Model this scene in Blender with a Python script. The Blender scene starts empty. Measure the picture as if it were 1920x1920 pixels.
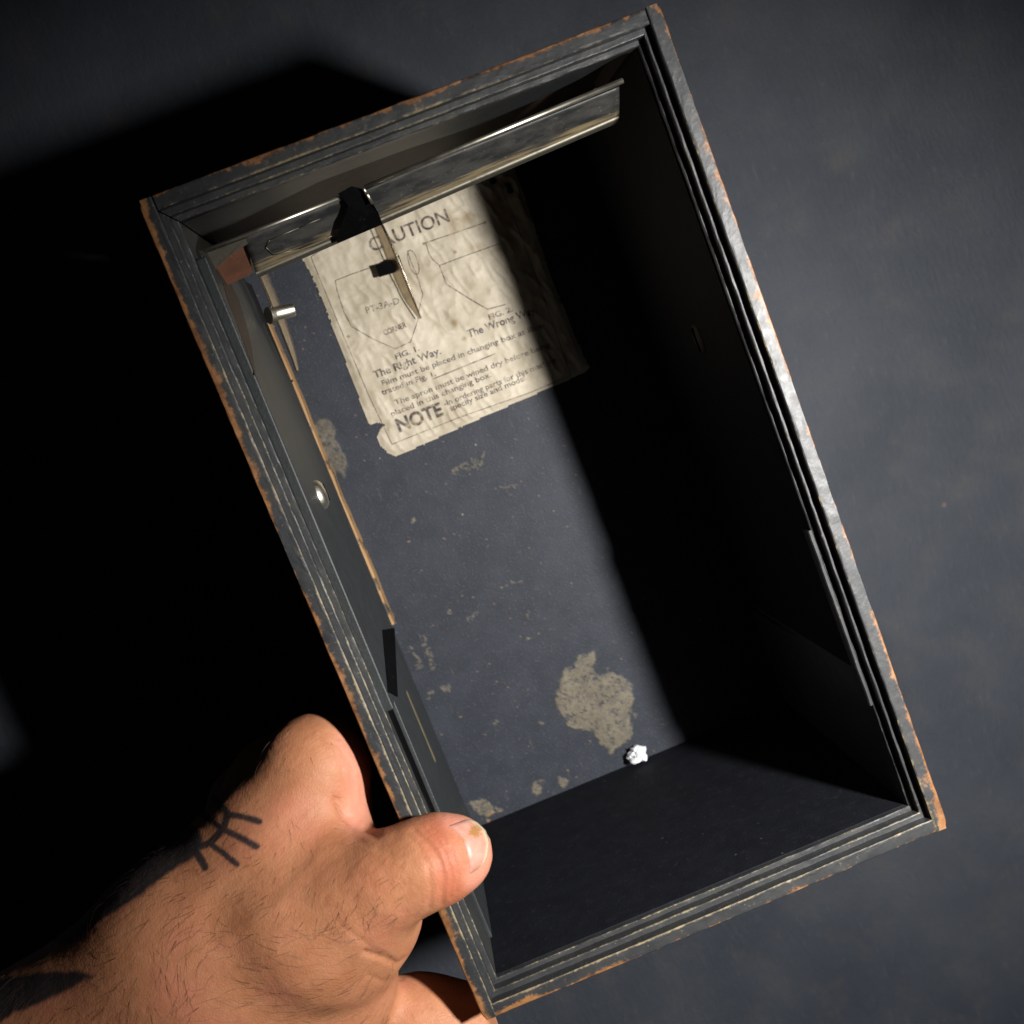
import bpy, bmesh, math, random
import numpy as np
from mathutils import Vector, Matrix

random.seed(4)
rng = np.random.default_rng(7)

# ------------------------------------------------------------------ frame of reference
# everything is measured in millimetres in the box's own axes: u to the right along the
# short side, v down along the long side, w into the box; the table lies at w = ZF.
W, H, D = 140.0, 234.8, 119.5
ZF = 210.0
RV = np.array([0.12656, -0.06926, -0.37629]); TV = np.array([-92.82661, -76.9267, 303.92043])
FPX = 2300.0


def rot(r):
    t = np.linalg.norm(r); k = r / t
    K = np.array([[0, -k[2], k[1]], [k[2], 0, -k[0]], [-k[1], k[0], 0]])
    return np.eye(3) + np.sin(t) * K + (1 - np.cos(t)) * K @ K


R = rot(RV)
CAM = -R.T @ TV


def at(x, y, w):                      # photo pixel seen at depth w -> box coordinates
    d = R.T @ np.array([(x - 960) / FPX, (y - 960) / FPX, 1.0])
    return CAM + (w - CAM[2]) / d[2] * d


def px(P):                            # box coordinates -> photo pixels
    X = np.asarray(P) @ R.T + TV
    return FPX * X[..., :2] / X[..., 2:] + 960


def wd(P):                            # box millimetres -> world metres
    P = np.asarray(P, float)
    return np.stack([(P[..., 0] - W / 2), (H / 2 - P[..., 1]), ZF - P[..., 2]], -1) / 1000.0


def wdir(d):
    return Vector((d[0], -d[1], -d[2]))


S = bpy.context.scene
C = S.collection
# ------------------------------------------------------------------ camera
cd = bpy.data.cameras.new("camera"); cam = bpy.data.objects.new("camera", cd); C.objects.link(cam)
rx, ry, rz = wdir(R[0]), -wdir(R[1]), -wdir(R[2])
M = Matrix((rx, ry, rz)).transposed().to_4x4()
M.translation = Vector(wd(CAM)); cam.matrix_world = M
cd.sensor_width = 36; cd.lens = 36 * FPX / 1920; cd.clip_start = 0.01; cd.clip_end = 50
cd.dof.use_dof = True; cd.dof.focus_distance = 0.345; cd.dof.aperture_fstop = 20.0
S.camera = cam
# ------------------------------------------------------------------ world and lamp
wld = bpy.data.worlds.new("World"); S.world = wld; wld.use_nodes = True
wld.node_tree.nodes["Background"].inputs[0].default_value = (0.75, 0.85, 1.0, 1)
wld.node_tree.nodes["Background"].inputs[1].default_value = 0.006
LAMP = np.array([262.0, 120.0, -320.0])
ld = bpy.data.lights.new("lamp", 'SPOT'); lamp = bpy.data.objects.new("lamp", ld); C.objects.link(lamp)
lamp.location = wd(LAMP)
ld.energy = 20.5; ld.color = (1.0, 0.985, 0.955); ld.shadow_soft_size = 0.015
ld.spot_size = math.radians(84); ld.spot_blend = 1.0
aim = Vector(wd((130.0, 225.0, 120.0))) - lamp.location
lamp.rotation_euler = aim.to_track_quat('-Z', 'Y').to_euler()
S.view_settings.view_transform = 'Standard'; S.view_settings.look = 'None'
S.view_settings.exposure = 0.0; S.view_settings.gamma = 1.0
S.render.engine = 'CYCLES'


# ------------------------------------------------------------------ numeric helpers
def _hash(ix, iy, seed):
    n = (ix.astype(np.int64) * 374761393 + iy.astype(np.int64) * 668265263 + seed * 1442695041) & 0x7fffffff
    n = ((n ^ (n >> 13)) * 1274126177) & 0x7fffffff
    n = n ^ (n >> 16)
    return (n & 0xffff) / 65535.0


def vnoise(x, y, seed=0):
    x = np.asarray(x, float); y = np.asarray(y, float)
    ix = np.floor(x); iy = np.floor(y); fx = x - ix; fy = y - iy
    fx = fx * fx * (3 - 2 * fx); fy = fy * fy * (3 - 2 * fy)
    a = _hash(ix, iy, seed); b = _hash(ix + 1, iy, seed); c = _hash(ix, iy + 1, seed); d = _hash(ix + 1, iy + 1, seed)
    return (a * (1 - fx) + b * fx) * (1 - fy) + (c * (1 - fx) + d * fx) * fy


def fbm(x, y, seed=0, n=4):
    s = 0; a = 1; t = 0
    for i in range(n):
        s = s + a * vnoise(x * 2 ** i, y * 2 ** i, seed + i * 17); t += a; a *= 0.55
    return s / t


def sstep(x, a, b):
    t = np.clip((x - a) / (b - a), 0, 1); return t * t * (3 - 2 * t)


def seg_dist(P, A, B):
    A = np.asarray(A, float); B = np.asarray(B, float); d = B - A
    t = np.clip(((P - A) @ d) / (d @ d + 1e-12), 0, 1)
    return np.linalg.norm(P - A - t[..., None] * d, axis=-1)


def poly_dist(P, pts):
    r = None
    for a, b in zip(pts[:-1], pts[1:]):
        q = seg_dist(P, a, b); r = q if r is None else np.minimum(r, q)
    return r


def in_poly(P, pts):
    x, y = P[..., 0], P[..., 1]; ins = np.zeros(x.shape, bool); n = len(pts)
    for i in range(n):
        x1, y1 = pts[i]; x2, y2 = pts[(i + 1) % n]
        c = ((y1 > y) != (y2 > y)) & (x < (x2 - x1) * (y - y1) / (y2 - y1 + 1e-12) + x1)
        ins ^= c
    return ins


def poly_sdf(P, pts):
    d = poly_dist(P, list(pts) + [pts[0]])
    return np.where(in_poly(P, pts), -d, d)


# ------------------------------------------------------------------ object helpers
def obj(name, P, faces, mat, parent=None, smooth=False, attrs=None, raw=False):
    V = np.asarray(P, float) if raw else wd(P)
    if parent is not None:
        V = V - np.array(root_loc(parent))
    me = bpy.data.meshes.new(name)
    me.from_pydata(V.tolist(), [], [list(f) for f in faces])
    me.validate()
    if attrs:
        for k, a in attrs.items():
            at_ = me.attributes.new(k, 'FLOAT', 'POINT'); at_.data.foreach_set('value', np.asarray(a, np.float32))
    me.materials.append(mat)
    if smooth:
        me.polygons.foreach_set('use_smooth', [True] * len(me.polygons))
    me.update()
    o = bpy.data.objects.new(name, me); C.objects.link(o)
    if parent is not None:
        o.parent = parent
    return o


def root_loc(o):
    while o.parent is not None:
        o = o.parent
    return o.location


def thing(name, label, cat, P, group=None):
    o = bpy.data.objects.new(name, None); C.objects.link(o); o.location = wd(P); o.empty_display_size = 0.01
    o['label'] = label; o['category'] = cat
    if group: o['group'] = group
    return o


def flip_fix(o):
    bm = bmesh.new(); bm.from_mesh(o.data); bmesh.ops.recalc_face_normals(bm, faces=bm.faces); bm.to_mesh(o.data); bm.free()
    return o


def grid_faces(nu, nv, off=0):
    return [(off + i * nv + j, off + i * nv + j + 1, off + (i + 1) * nv + j + 1, off + (i + 1) * nv + j)
            for i in range(nu - 1) for j in range(nv - 1)]


def box_pts(u0, u1, v0, v1, w0, w1):
    P = [(u, v, w) for u in (u0, u1) for v in (v0, v1) for w in (w0, w1)]
    F = [(0, 1, 3, 2), (4, 6, 7, 5), (0, 4, 5, 1), (2, 3, 7, 6), (0, 2, 6, 4), (1, 5, 7, 3)]
    return P, F


def bevel(o, r=0.0003, seg=2):
    bm = bmesh.new(); bm.from_mesh(o.data)
    bmesh.ops.recalc_face_normals(bm, faces=bm.faces)
    bmesh.ops.bevel(bm, geom=list(bm.edges), offset=r, segments=seg, affect='EDGES', profile=0.5)
    bm.to_mesh(o.data); bm.free(); return o


def tube_between(A, B, r, n=16, cap=True, r2=None):
    A = np.asarray(A, float); B = np.asarray(B, float); d = B - A; d /= np.linalg.norm(d)
    a = np.cross(d, [0.3, 0.9, 0.2]); a /= np.linalg.norm(a); b = np.cross(d, a)
    P = []; F = []
    for c, rr in ((A, r), (B, r2 or r)):
        for k in range(n):
            t = 2 * math.pi * k / n; P.append(c + rr * (math.cos(t) * a + math.sin(t) * b))
    for k in range(n):
        F.append((k, (k + 1) % n, n + (k + 1) % n, n + k))
    if cap:
        F.append(tuple(range(n - 1, -1, -1))); F.append(tuple(range(n, 2 * n)))
    return P, F


# ------------------------------------------------------------------ materials
class N:
    def __init__(s, name):
        s.m = bpy.data.materials.new(name); s.m.use_nodes = True; s.t = s.m.node_tree
        s.b = s.t.nodes["Principled BSDF"]

    def n(s, typ, **kw):
        x = s.t.nodes.new(typ)
        for k, v in kw.items():
            if k.startswith('i_'):
                x.inputs[k[2:].replace('_', ' ')].default_value = v
            else:
                setattr(x, k, v)
        return x

    def l(s, a, b):
        s.t.links.new(a, b)

    def coord(s, scale=(1, 1, 1)):
        tc = s.n('ShaderNodeTexCoord'); mp = s.n('ShaderNodeMapping'); mp.inputs['Scale'].default_value = scale
        s.l(tc.outputs['Object'], mp.inputs[0]); return mp.outputs[0]

    def noise(s, co, scale, detail=4, rough=0.6):
        x = s.n('ShaderNodeTexNoise'); x.inputs['Scale'].default_value = scale
        x.inputs['Detail'].default_value = detail; x.inputs['Roughness'].default_value = rough
        s.l(co, x.inputs['Vector']); return x.outputs['Fac']

    def math(s, op, a, b=None, c=None, clamp=False):
        x = s.n('ShaderNodeMath', operation=op); x.use_clamp = clamp
        for i, v in enumerate((a, b, c)):
            if v is None: continue
            if isinstance(v, (int, float)): x.inputs[i].default_value = v
            else: s.l(v, x.inputs[i])
        return x.outputs[0]

    def step(s, v, a, b, t0=0.0, t1=1.0):
        x = s.n('ShaderNodeMapRange', interpolation_type='SMOOTHSTEP')
        s.l(v, x.inputs[0]); x.inputs[1].default_value = a; x.inputs[2].default_value = b
        x.inputs[3].default_value = t0; x.inputs[4].default_value = t1; return x.outputs[0]

    def mix(s, f, a, b):
        x = s.n('ShaderNodeMix', data_type='RGBA')
        if isinstance(f, (int, float)): x.inputs[0].default_value = f
        else: s.l(f, x.inputs[0])
        for i, v in ((6, a), (7, b)):
            if isinstance(v, tuple): x.inputs[i].default_value = (*v, 1)
            else: s.l(v, x.inputs[i])
        return x.outputs[2]

    def attr(s, name):
        return s.n('ShaderNodeAttribute', attribute_name=name).outputs['Fac']

    def bump(s, h, dist, strength=1.0, prev=None):
        x = s.n('ShaderNodeBump'); x.inputs['Distance'].default_value = dist; x.inputs['Strength'].default_value = strength
        s.l(h, x.inputs['Height'])
        if prev is not None: s.l(prev, x.inputs['Normal'])
        return x.outputs[0]

    def base(s, v):
        if isinstance(v, tuple): s.b.inputs['Base Color'].default_value = (*v, 1)
        else: s.l(v, s.b.inputs['Base Color'])

    def rough(s, v):
        if isinstance(v, (int, float)): s.b.inputs['Roughness'].default_value = v
        else: s.l(v, s.b.inputs['Roughness'])

    def normal(s, v):
        s.l(v, s.b.inputs['Normal'])


def painted_wood():
    m = N("black_painted_wood"); co = m.coord()
    n1 = m.noise(co, 210, 5, .65); n2 = m.noise(co, 900, 3, .6); n3 = m.noise(co, 60, 4, .6)
    wear = m.attr('wear'); dull = m.attr('dull')
    a = m.math('MULTIPLY_ADD', m.math('SUBTRACT', n1, .5), m.math('MULTIPLY_ADD', dull, -.7, 1.5), wear)
    a = m.math('MULTIPLY_ADD', m.math('SUBTRACT', n2, .5), .55, a)
    a = m.math('MULTIPLY_ADD', m.math('SUBTRACT', n3, .5), m.math('MULTIPLY_ADD', dull, -1.3, 2.1), a)
    mask = m.step(a, .56, .92)
    paint = m.mix(m.step(n3, .35, .7), (.021, .022, .024), (.035, .035, .035))
    paint = m.mix(m.step(n2, .62, .74), paint, (.085, .075, .055))
    wood = m.mix(m.step(n1, .3, .7), (.11, .046, .017), (.27, .12, .042))
    grimy = m.mix(m.step(n2, .3, .7), (.11, .10, .062), (.24, .20, .115))
    wood = m.mix(dull, wood, grimy)
    m.base(m.mix(mask, paint, wood))
    m.rough(m.math('MULTIPLY_ADD', n1, .30, .33))
    m.b.inputs['Specular IOR Level'].default_value = .5
    h = m.math('MULTIPLY_ADD', mask, -.5, m.math('ADD', m.math('MULTIPLY', n1, .35), m.math('MULTIPLY', n2, .6)))
    m.normal(m.bump(h, .0004, .17))
    return m.m


def inner_paint():
    m = N("matt_black_paint"); co = m.coord()
    n1 = m.noise(co, 120, 5, .6); n2 = m.noise(co, 1400, 3, .6); n3 = m.noise(m.coord((1, .12, 1)), 700, 3, .6)
    st = m.attr('stain'); sp = m.attr('speck')
    v = m.n('ShaderNodeTexVoronoi'); v.inputs['Scale'].default_value = 210; m.l(co, v.inputs['Vector'])
    dots = m.math('MULTIPLY', m.step(v.outputs['Distance'], .10, .05), m.step(n1, .56, .66))
    paint = m.mix(m.step(n1, .3, .7), (.0155, .0185, .0265), (.023, .0265, .036))
    paint = m.mix(m.math('MULTIPLY', m.step(n2, .58, .75), .5), paint, (.10, .095, .085))
    paint = m.mix(m.math('MULTIPLY', m.step(n3, .66, .78), .45), paint, (.11, .10, .09))
    paint = m.mix(m.math('MULTIPLY', dots, .8), paint, (.22, .20, .15))
    glue = m.mix(m.step(m.math('MULTIPLY_ADD', n2, .5, m.math('MULTIPLY', n1, .5)), .4, .65), (.105, .088, .062), (.165, .14, .10))
    wood = m.mix(m.step(n3, .3, .7), (.30, .18, .075), (.44, .28, .13))
    c = m.mix(st, paint, glue); c = m.mix(sp, c, wood)
    m.base(c); m.rough(.62); m.b.inputs['Specular IOR Level'].default_value = .28
    m.normal(m.bump(m.math('ADD', n2, m.math('MULTIPLY', st, .6)), .0003, .4))
    return m.m


def plain_paint(name, col, rough=.6, spec=.3):
    m = N(name); co = m.coord(); n1 = m.noise(co, 160, 5, .6); n2 = m.noise(co, 1300, 3)
    c = tuple(x * 1.35 for x in col)
    k = m.mix(m.step(n1, .3, .7), col, c)
    k = m.mix(m.math('MULTIPLY', m.step(n2, .64, .76), .45), k, tuple(x * 2.2 for x in col))
    v = m.n('ShaderNodeTexVoronoi'); v.inputs['Scale'].default_value = 170; m.l(co, v.inputs['Vector'])
    n3 = m.noise(co, 30, 4, .6); n4 = m.noise(m.coord((1, .10, 1)), 420, 5, .7)
    dust = m.math('MULTIPLY', m.step(v.outputs['Distance'], .09, .03), m.step(n3, .50, .62))
    k = m.mix(m.math('MULTIPLY', dust, .6), k, (.13, .12, .10))
    k = m.mix(m.math('MULTIPLY', m.step(n4, .54, .72), .40), k, tuple(x * 2.5 + .01 for x in col))
    m.base(k); m.rough(rough); m.b.inputs['Specular IOR Level'].default_value = spec
    m.normal(m.bump(n2, .0002, .5)); return m.m


def metal(name, col, rough, streak=.5, dark=(.10, .085, .06)):
    m = N(name); n1 = m.noise(m.coord((.12, 1, 1)), 900, 3); n2 = m.noise(m.coord(), 260, 5, .65)
    k = m.mix(m.math('MULTIPLY', m.step(n2, .50, .70), streak), col, dark)
    m.base(k); m.b.inputs['Metallic'].default_value = 1.0
    m.rough(m.math('MULTIPLY_ADD', n2, .28, rough - .1)); m.normal(m.bump(n1, .0001, .35)); return m.m


def rail_mat():
    m = N("tarnished_tin_with_reflection"); co = m.coord(); n1 = m.noise(m.coord((.10, 1, 1)), 800, 4, .6); n2 = m.noise(m.coord((.5, 1, 1)), 180, 5, .65); n3 = m.noise(co, 1200, 3)
    reflect_band = m.attr('reflect_band')
    k = m.mix(m.step(n2, .35, .68), (.030, .031, .032), (.085, .082, .074))
    low = m.math('MULTIPLY', m.step(m.math('MULTIPLY_ADD', m.math('SUBTRACT', n1, .5), .5, reflect_band), .60, .80), m.step(n1, .32, .60))  # brown streaks low on the plate paint its warm reflection
    k = m.mix(low, k, (.30, .23, .13)); k = m.mix(m.math('MULTIPLY', m.step(n3, .66, .74), .6), k, (.4, .4, .36))
    m.base(k); m.b.inputs['Metallic'].default_value = .22; m.rough(m.math('MULTIPLY_ADD', n2, .25, .36)); m.normal(m.bump(n1, .0002, .4)); return m.m


def bare_wood():
    m = N("bare_pine"); n1 = m.noise(m.coord((1, .06, 1)), 1100, 4); n2 = m.noise(m.coord(), 130, 4, .6)
    k = m.mix(m.step(n1, .3, .7), (.30, .165, .065), (.43, .255, .115))
    k = m.mix(m.step(n2, .53, .66), k, (.055, .045, .035)); m.base(k); m.rough(.6)
    m.normal(m.bump(n1, .0003, .5)); return m.m


def paper_mat():
    m = N("aged_paper"); co = m.coord(); n1 = m.noise(co, 75, 5, .65); n2 = m.noise(co, 700, 4, .6); n3 = m.noise(co, 260, 5, .7)
    rust = m.attr('rust')
    k = m.mix(m.step(n1, .3, .72), (.49, .43, .335), (.33, .28, .20))
    k = m.mix(m.math('MULTIPLY', m.step(n3, .55, .75), .45), k, (.36, .30, .21))
    k = m.mix(m.math('MULTIPLY', m.step(n2, .60, .74), .35), k, (.30, .22, .13))
    k = m.mix(rust, k, (.20, .115, .035))
    m.base(k); m.rough(.55); m.b.inputs['Specular IOR Level'].default_value = .35
    m.normal(m.bump(n2, .0002, .5)); return m.m


def ink_mat():
    m = N("printing_ink"); co = m.coord(); n1 = m.noise(co, 500, 3, .6)
    m.base(m.mix(m.step(n1, .44, .68), (.045, .032, .03), (.28, .225, .15))); m.rough(.6); return m.m


def ground_mat():
    m = N("dark_tabletop"); co = m.coord(); n1 = m.noise(co, 11, 6, .62); n2 = m.noise(co, 1500, 3, .7); n3 = m.noise(co, 45, 6, .7); n4 = m.noise(m.coord((1, .3, 1)), 400, 4, .7)
    k = m.mix(m.step(n1, .3, .72), (.021, .026, .036), (.041, .046, .058))
    k = m.mix(m.math('MULTIPLY', m.step(n3, .50, .74), .55), k, (.056, .052, .047))
    k = m.mix(m.math('MULTIPLY', m.step(n4, .56, .74), .40), k, (.075, .078, .084))
    k = m.mix(m.math('MULTIPLY', m.step(n2, .45, .7), .40), k, (.018, .020, .026))
    v = m.n('ShaderNodeTexVoronoi'); v.inputs['Scale'].default_value = 24; m.l(co, v.inputs['Vector'])
    k = m.mix(m.math('MULTIPLY', m.step(v.outputs['Distance'], .035, .015), .5), k, (.16, .10, .07))
    m.base(k); m.rough(.6); m.b.inputs['Specular IOR Level'].default_value = .4
    m.normal(m.bump(n2, .0007, .5, m.bump(n4, .001, .35))); return m.m


def skin_mat():
    m = N("tanned_skin"); co = m.coord()
    red = m.attr('red'); ink = m.attr('ink'); pale = m.attr('pale')
    n1 = m.noise(co, 95, 5, .6); n2 = m.noise(co, 420, 4, .6)
    k = m.mix(m.step(n1, .3, .72), (.41, .168, .080), (.49, .216, .112))
    k = m.mix(m.math('MULTIPLY', m.step(n2, .5, .75), .35), k, (.33, .110, .053))
    k = m.mix(m.math('MULTIPLY', m.step(m.noise(co, 45, 4, .6), .48, .68), .55), k, (.45, .158, .095))
    k = m.mix(red, k, (.40, .112, .06)); k = m.mix(pale, k, (.72, .30, .235))
    k = m.mix(ink, k, (.014, .020, .026))
    m.base(k); m.rough(.55); m.b.inputs['Specular IOR Level'].default_value = .30
    m.b.inputs['Subsurface Weight'].default_value = .22
    m.b.inputs['Subsurface Radius'].default_value = (1.0, .35, .2)
    m.b.inputs['Subsurface Scale'].default_value = .0016
    v = m.n('ShaderNodeTexVoronoi', feature='DISTANCE_TO_EDGE'); v.inputs['Scale'].default_value = 900
    mp = m.n('ShaderNodeVectorMath', operation='ADD'); nn = m.n('ShaderNodeTexNoise'); nn.inputs['Scale'].default_value = 500
    m.l(co, nn.inputs['Vector']); sc = m.n('ShaderNodeVectorMath', operation='SCALE'); sc.inputs['Scale'].default_value = .0012
    m.l(nn.outputs['Color'], sc.inputs[0]); m.l(co, mp.inputs[0]); m.l(sc.outputs[0], mp.inputs[1]); m.l(mp.outputs[0], v.inputs['Vector'])
    h = m.math('MULTIPLY', m.step(v.outputs['Distance'], 0, .18), .6)
    m.normal(m.bump(h, .00016, .35, m.bump(n2, .0004, .22))); return m.m


def nail_mat():
    m = N("thumb_nail"); co = m.coord(); dirt = m.attr('dirt'); n1 = m.noise(co, 300, 4); n2 = m.noise(m.coord((.2, 1, 1)), 900, 2)
    tip = m.attr('tip')
    k = m.mix(m.step(n1, .3, .7), (.46, .205, .15), (.54, .275, .215)); k = m.mix(tip, k, (.45, .37, .25))
    k = m.mix(dirt, k, (.30, .15, .045)); m.base(k); m.rough(.42); m.b.inputs['Specular IOR Level'].default_value = .35
    m.b.inputs['Subsurface Weight'].default_value = .15; m.b.inputs['Subsurface Scale'].default_value = .001
    m.normal(m.bump(n2, .00008, .4)); return m.m


PAINT = painted_wood(); INNER = inner_paint(); WALLP = plain_paint("satin_black_paint", (.019, .0215, .0225), .5, .34)
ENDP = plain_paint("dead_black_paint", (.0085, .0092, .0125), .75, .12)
BROWN = plain_paint("brown_wood_and_shadow", (.028, .018, .013), .6, .2)  # bare recess wood, also the built shadow of the left spring
FADED = plain_paint('faded_wood', (.085, .068, .040), .7, .2)
REFLECTED = plain_paint("reflected_brown", (.11, .048, .028), .55, .3)  # colour of the reflection painted at the left bracket
FLAT_BLACK = plain_paint("flat_black", (.0025, .0025, .003), .95, .03)  # plain black for slots and nails, and for the clip with its shadow
STEEL = metal("dull_steel", (.27, .25, .20), .52, .6)
NICKEL = metal("polished_nickel", (.80, .74, .62), .36, .15, (.3, .25, .2))
BRASSY = metal("worn_spring_steel", (.52, .45, .35), .26, .35, (.14, .10, .07))
RAILM = rail_mat(); WOOD = bare_wood(); PAPER = paper_mat(); INK = ink_mat(); SKIN = skin_mat(); NAIL = nail_mat(); GROUND = ground_mat()

# ------------------------------------------------------------------ ground
g = []
n = 41
for i in range(n):
    for j in range(n):
        g.append((70 + (i - 20) * 100, 117 + (j - 20) * 100, ZF))
ground = obj('ground', g, grid_faces(n, n), GROUND); flip_fix(ground)
ground['kind'] = 'structure'

# ------------------------------------------------------------------ the box
box = thing('wooden_box', 'worn black painted wooden box with stepped rim and open front, held up by a hand', 'box', (W / 2, H / 2, 124))

# cross section of a wall: (inward offset, depth, wear, dullness of the bared wood)
PROFILE = [(0, 124, 0, 0), (0, 60, .05, 0), (0, 6, .1, 0), (0, 2.2, .25, 0), (0, .8, .55, 0), (0.05, .3, .8, 0), (.3, .03, .85, 0), (.75, 0, .62, 0), (1.6, 0, .40, .05),
           (2.5, 0, .26, .2), (3.1, 0, .32, .5), (3.5, .02, .66, .75), (3.78, .2, .78, .9), (3.82, .6, .2, 1), (3.85, 2.6, .1, 1), (3.9, 3.2, .1, 1),
           (4.6, 3.2, .18, 1), (5.2, 3.2, .3, 1), (5.45, 3.25, .68, 1), (5.6, 3.5, .62, 1), (5.62, 4, .2, 1), (5.65, 6.3, .1, 1),
           (6.3, 6.3, .22, 1), (6.7, 6.32, .45, 1), (6.95, 6.5, .64, 1), (7.0, 7.0, .2, 1), (7.0, 9.5, .12, 1), (7.0, 121.5, .02, 1)]


def lerp(s, tab):
    xs, ys = zip(*tab); return np.interp(s, xs, ys)


def panel(name, side, gain_out, gain_in, seed, cut=None):
    L = H if side in 'LR' else W
    ns = int(L / .9)
    P = []; wear = []; dull = []
    prof = PROFILE if cut is None else PROFILE[:-1] + [(7.0, cut, .02, 1)]
    t = np.linspace(0, 1, ns)
    for k, (o, w, we, du) in enumerate(prof):
        if side in 'LR':
            a = 0.0 if o < 3.83 else o - .02
        else:
            a = 3.98 if o < 3.83 else o + .02
        s = a + (L - 2 * a) * t
        jo = (fbm(s / 5, np.full(ns, k * .35), seed, 4) - .5) * (.34 if w < 8 else .1)
        jw = (fbm(s / 4, np.full(ns, k * .35 + 50), seed + 5, 4) - .5) * (.22 if w < 8 else 0)
        if k == 0: jo = jo * 0
        bow = .25 * np.sin(np.pi * t + seed) if k else 0 * t
        # corners of the outer edge are knocked round
        e = np.minimum(s, L - s)
        if o < .5 and w < 4 and side in 'LR':
            jw = jw + 1.1 * np.exp(-e / .8); jo = jo + .8 * np.exp(-e / .7)
        O = o + jo + bow; Wd = w + jw
        if side == 'L': Q = np.stack([O, s, Wd], -1)
        elif side == 'R': Q = np.stack([W - O, s, Wd], -1)
        elif side == 'T': Q = np.stack([s, O, Wd], -1)
        else: Q = np.stack([s, H - O, Wd], -1)
        P.append(Q)
        gain = lerp(s, gain_out) if o < 3.0 else lerp(s, gain_in)
        x = we * gain
        x = x + (.5 * np.exp(-e / 3.0) if o < 3.0 else .1 * np.exp(-e / 6))
        wear.append(x); dull.append(np.clip(du + 0 * s - (.0 if o > 3 else 0), 0, 1))
    P = np.concatenate(P); F = grid_faces(len(prof), ns)
    # close the two ends
    m = len(prof)
    if side in 'LR':
        kk = [i for i in range(m) if prof[i][0] < 3.83] + [next(i for i in range(m) if prof[i][0] >= 3.83)]
    else:
        kk = [i for i in range(m) if prof[i][0] < 3.83]
    F.append(tuple(i * ns for i in kk)); F.append(tuple(i * ns + ns - 1 for i in reversed(kk)))
    o = obj(name, P, F, PAINT, box, attrs={'wear': np.concatenate(wear), 'dull': np.concatenate(dull)})
    flip_fix(o)
    o.data.polygons.foreach_set('use_smooth', [False] * len(o.data.polygons))
    return o


panel('side_panel', 'L', [(0, 2.0), (45, 1.7), (75, 1.15), (110, 1.2), (150, 1.35), (185, 1.35), (200, 1.7), (235, 1.4)],
      [(0, .8), (60, .95), (130, 1.2), (180, 1.25), (200, 1.1), (235, 1.1)], 11)
panel('side_panel', 'R', [(0, 1.3), (15, 1.0), (80, .95), (160, .85), (220, .95), (235, 1.3)], [(0, .75), (235, .85)], 23)
panel('end_panel', 'T', [(0, 1.25), (20, 1.0), (60, .7), (85, 1.1), (105, 1.5), (120, 1.0), (140, .85)], [(0, 1.05), (70, 1.0), (140, .85)], 37, cut=9.4)
panel('end_panel', 'B', [(0, 1.9), (14, 1.6), (25, 1.15), (50, 1.0), (75, .7), (140, .8)], [(0, 1.05), (50, 1.2), (140, .9)], 41)

# lining of the top end: a board whose lower edge is cut in a curve, the recess below it bare and dark
us = np.linspace(7.2, 132.8, 60)
edge_px = [(374, 470), (400, 441), (470, 405), (600, 341), (760, 282), (900, 235), (1000, 192), (1090, 148), (1150, 112), (1192, 92)]


def at_v(x, y, v):
    d = R.T @ np.array([(x - 960) / FPX, (y - 960) / FPX, 1.0])
    return CAM + (v - CAM[1]) / d[1] * d


ep = np.array([at_v(x, y, 7.2) for x, y in edge_px])
we = np.interp(us, ep[:, 0], ep[:, 2]); we = np.clip(we, 9.6, 40)
P = []; F = []
for k in range(len(us)):
    P += [(us[k], 7.05, 9.0), (us[k], 7.05, we[k]), (us[k], 3.2, we[k])]
for k in range(len(us) - 1):
    a, b = 3 * k, 3 * k + 3
    F += [(a, b, b + 1, a + 1)]
lin = flip_fix(obj('top_lining', P, F, WALLP, box))
P_, F_ = box_pts(131.2, 133.05, 3.0, 7.15, 9.3, 60); obj('recess_board', P_, F_, BROWN, box)
flip_fix(obj('lining_edge', P, [(3 * k + 1, 3 * k + 4, 3 * k + 5, 3 * k + 2) for k in range(len(us) - 1)], BROWN, lin))
P, F = box_pts(6.9, 133.1, 1.2, 3.1, 9.2, 121); obj('recess_board', P, F, BROWN, box)

# floor of the box with glue stains and rubbed spots (all positions read on the floor itself)
nu, nv = 250, 440
U, Vv = np.meshgrid(np.linspace(6.9, 133.1, nu), np.linspace(3.1, H - 6.9, nv), indexing='ij')
FP = np.stack([U, Vv, np.full_like(U, D)], -1)
X = px(FP)
wx = (fbm(U / 3.2, Vv / 3.2, 3) - .5); wy = (fbm(U / 3.2, Vv / 3.2, 9) - .5)
Xj = X + np.stack([wx, wy], -1) * 26
blob = [(1085, 1228), (1112, 1222), (1117, 1258), (1122, 1272), (1138, 1262), (1150, 1256), (1170, 1264), (1184, 1282), (1183, 1318), (1190, 1345), (1186, 1372),
        (1178, 1392), (1164, 1402), (1148, 1412), (1125, 1396), (1112, 1372), (1082, 1368), (1060, 1352), (1042, 1328), (1039, 1308), (1050, 1282), (1058, 1258), (1072, 1244)]
stain = sstep(-poly_sdf(Xj, blob), -2, 3)
b2 = [(585, 800), (600, 785), (620, 786), (628, 805), (625, 825), (640, 840), (650, 868), (645, 895), (630, 880), (618, 900), (605, 870), (600, 850), (612, 832), (596, 826)]
stain = np.maximum(stain, .8 * sstep(-poly_sdf(X + np.stack([wx, wy], -1) * 12, b2), -2, 3))
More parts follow.
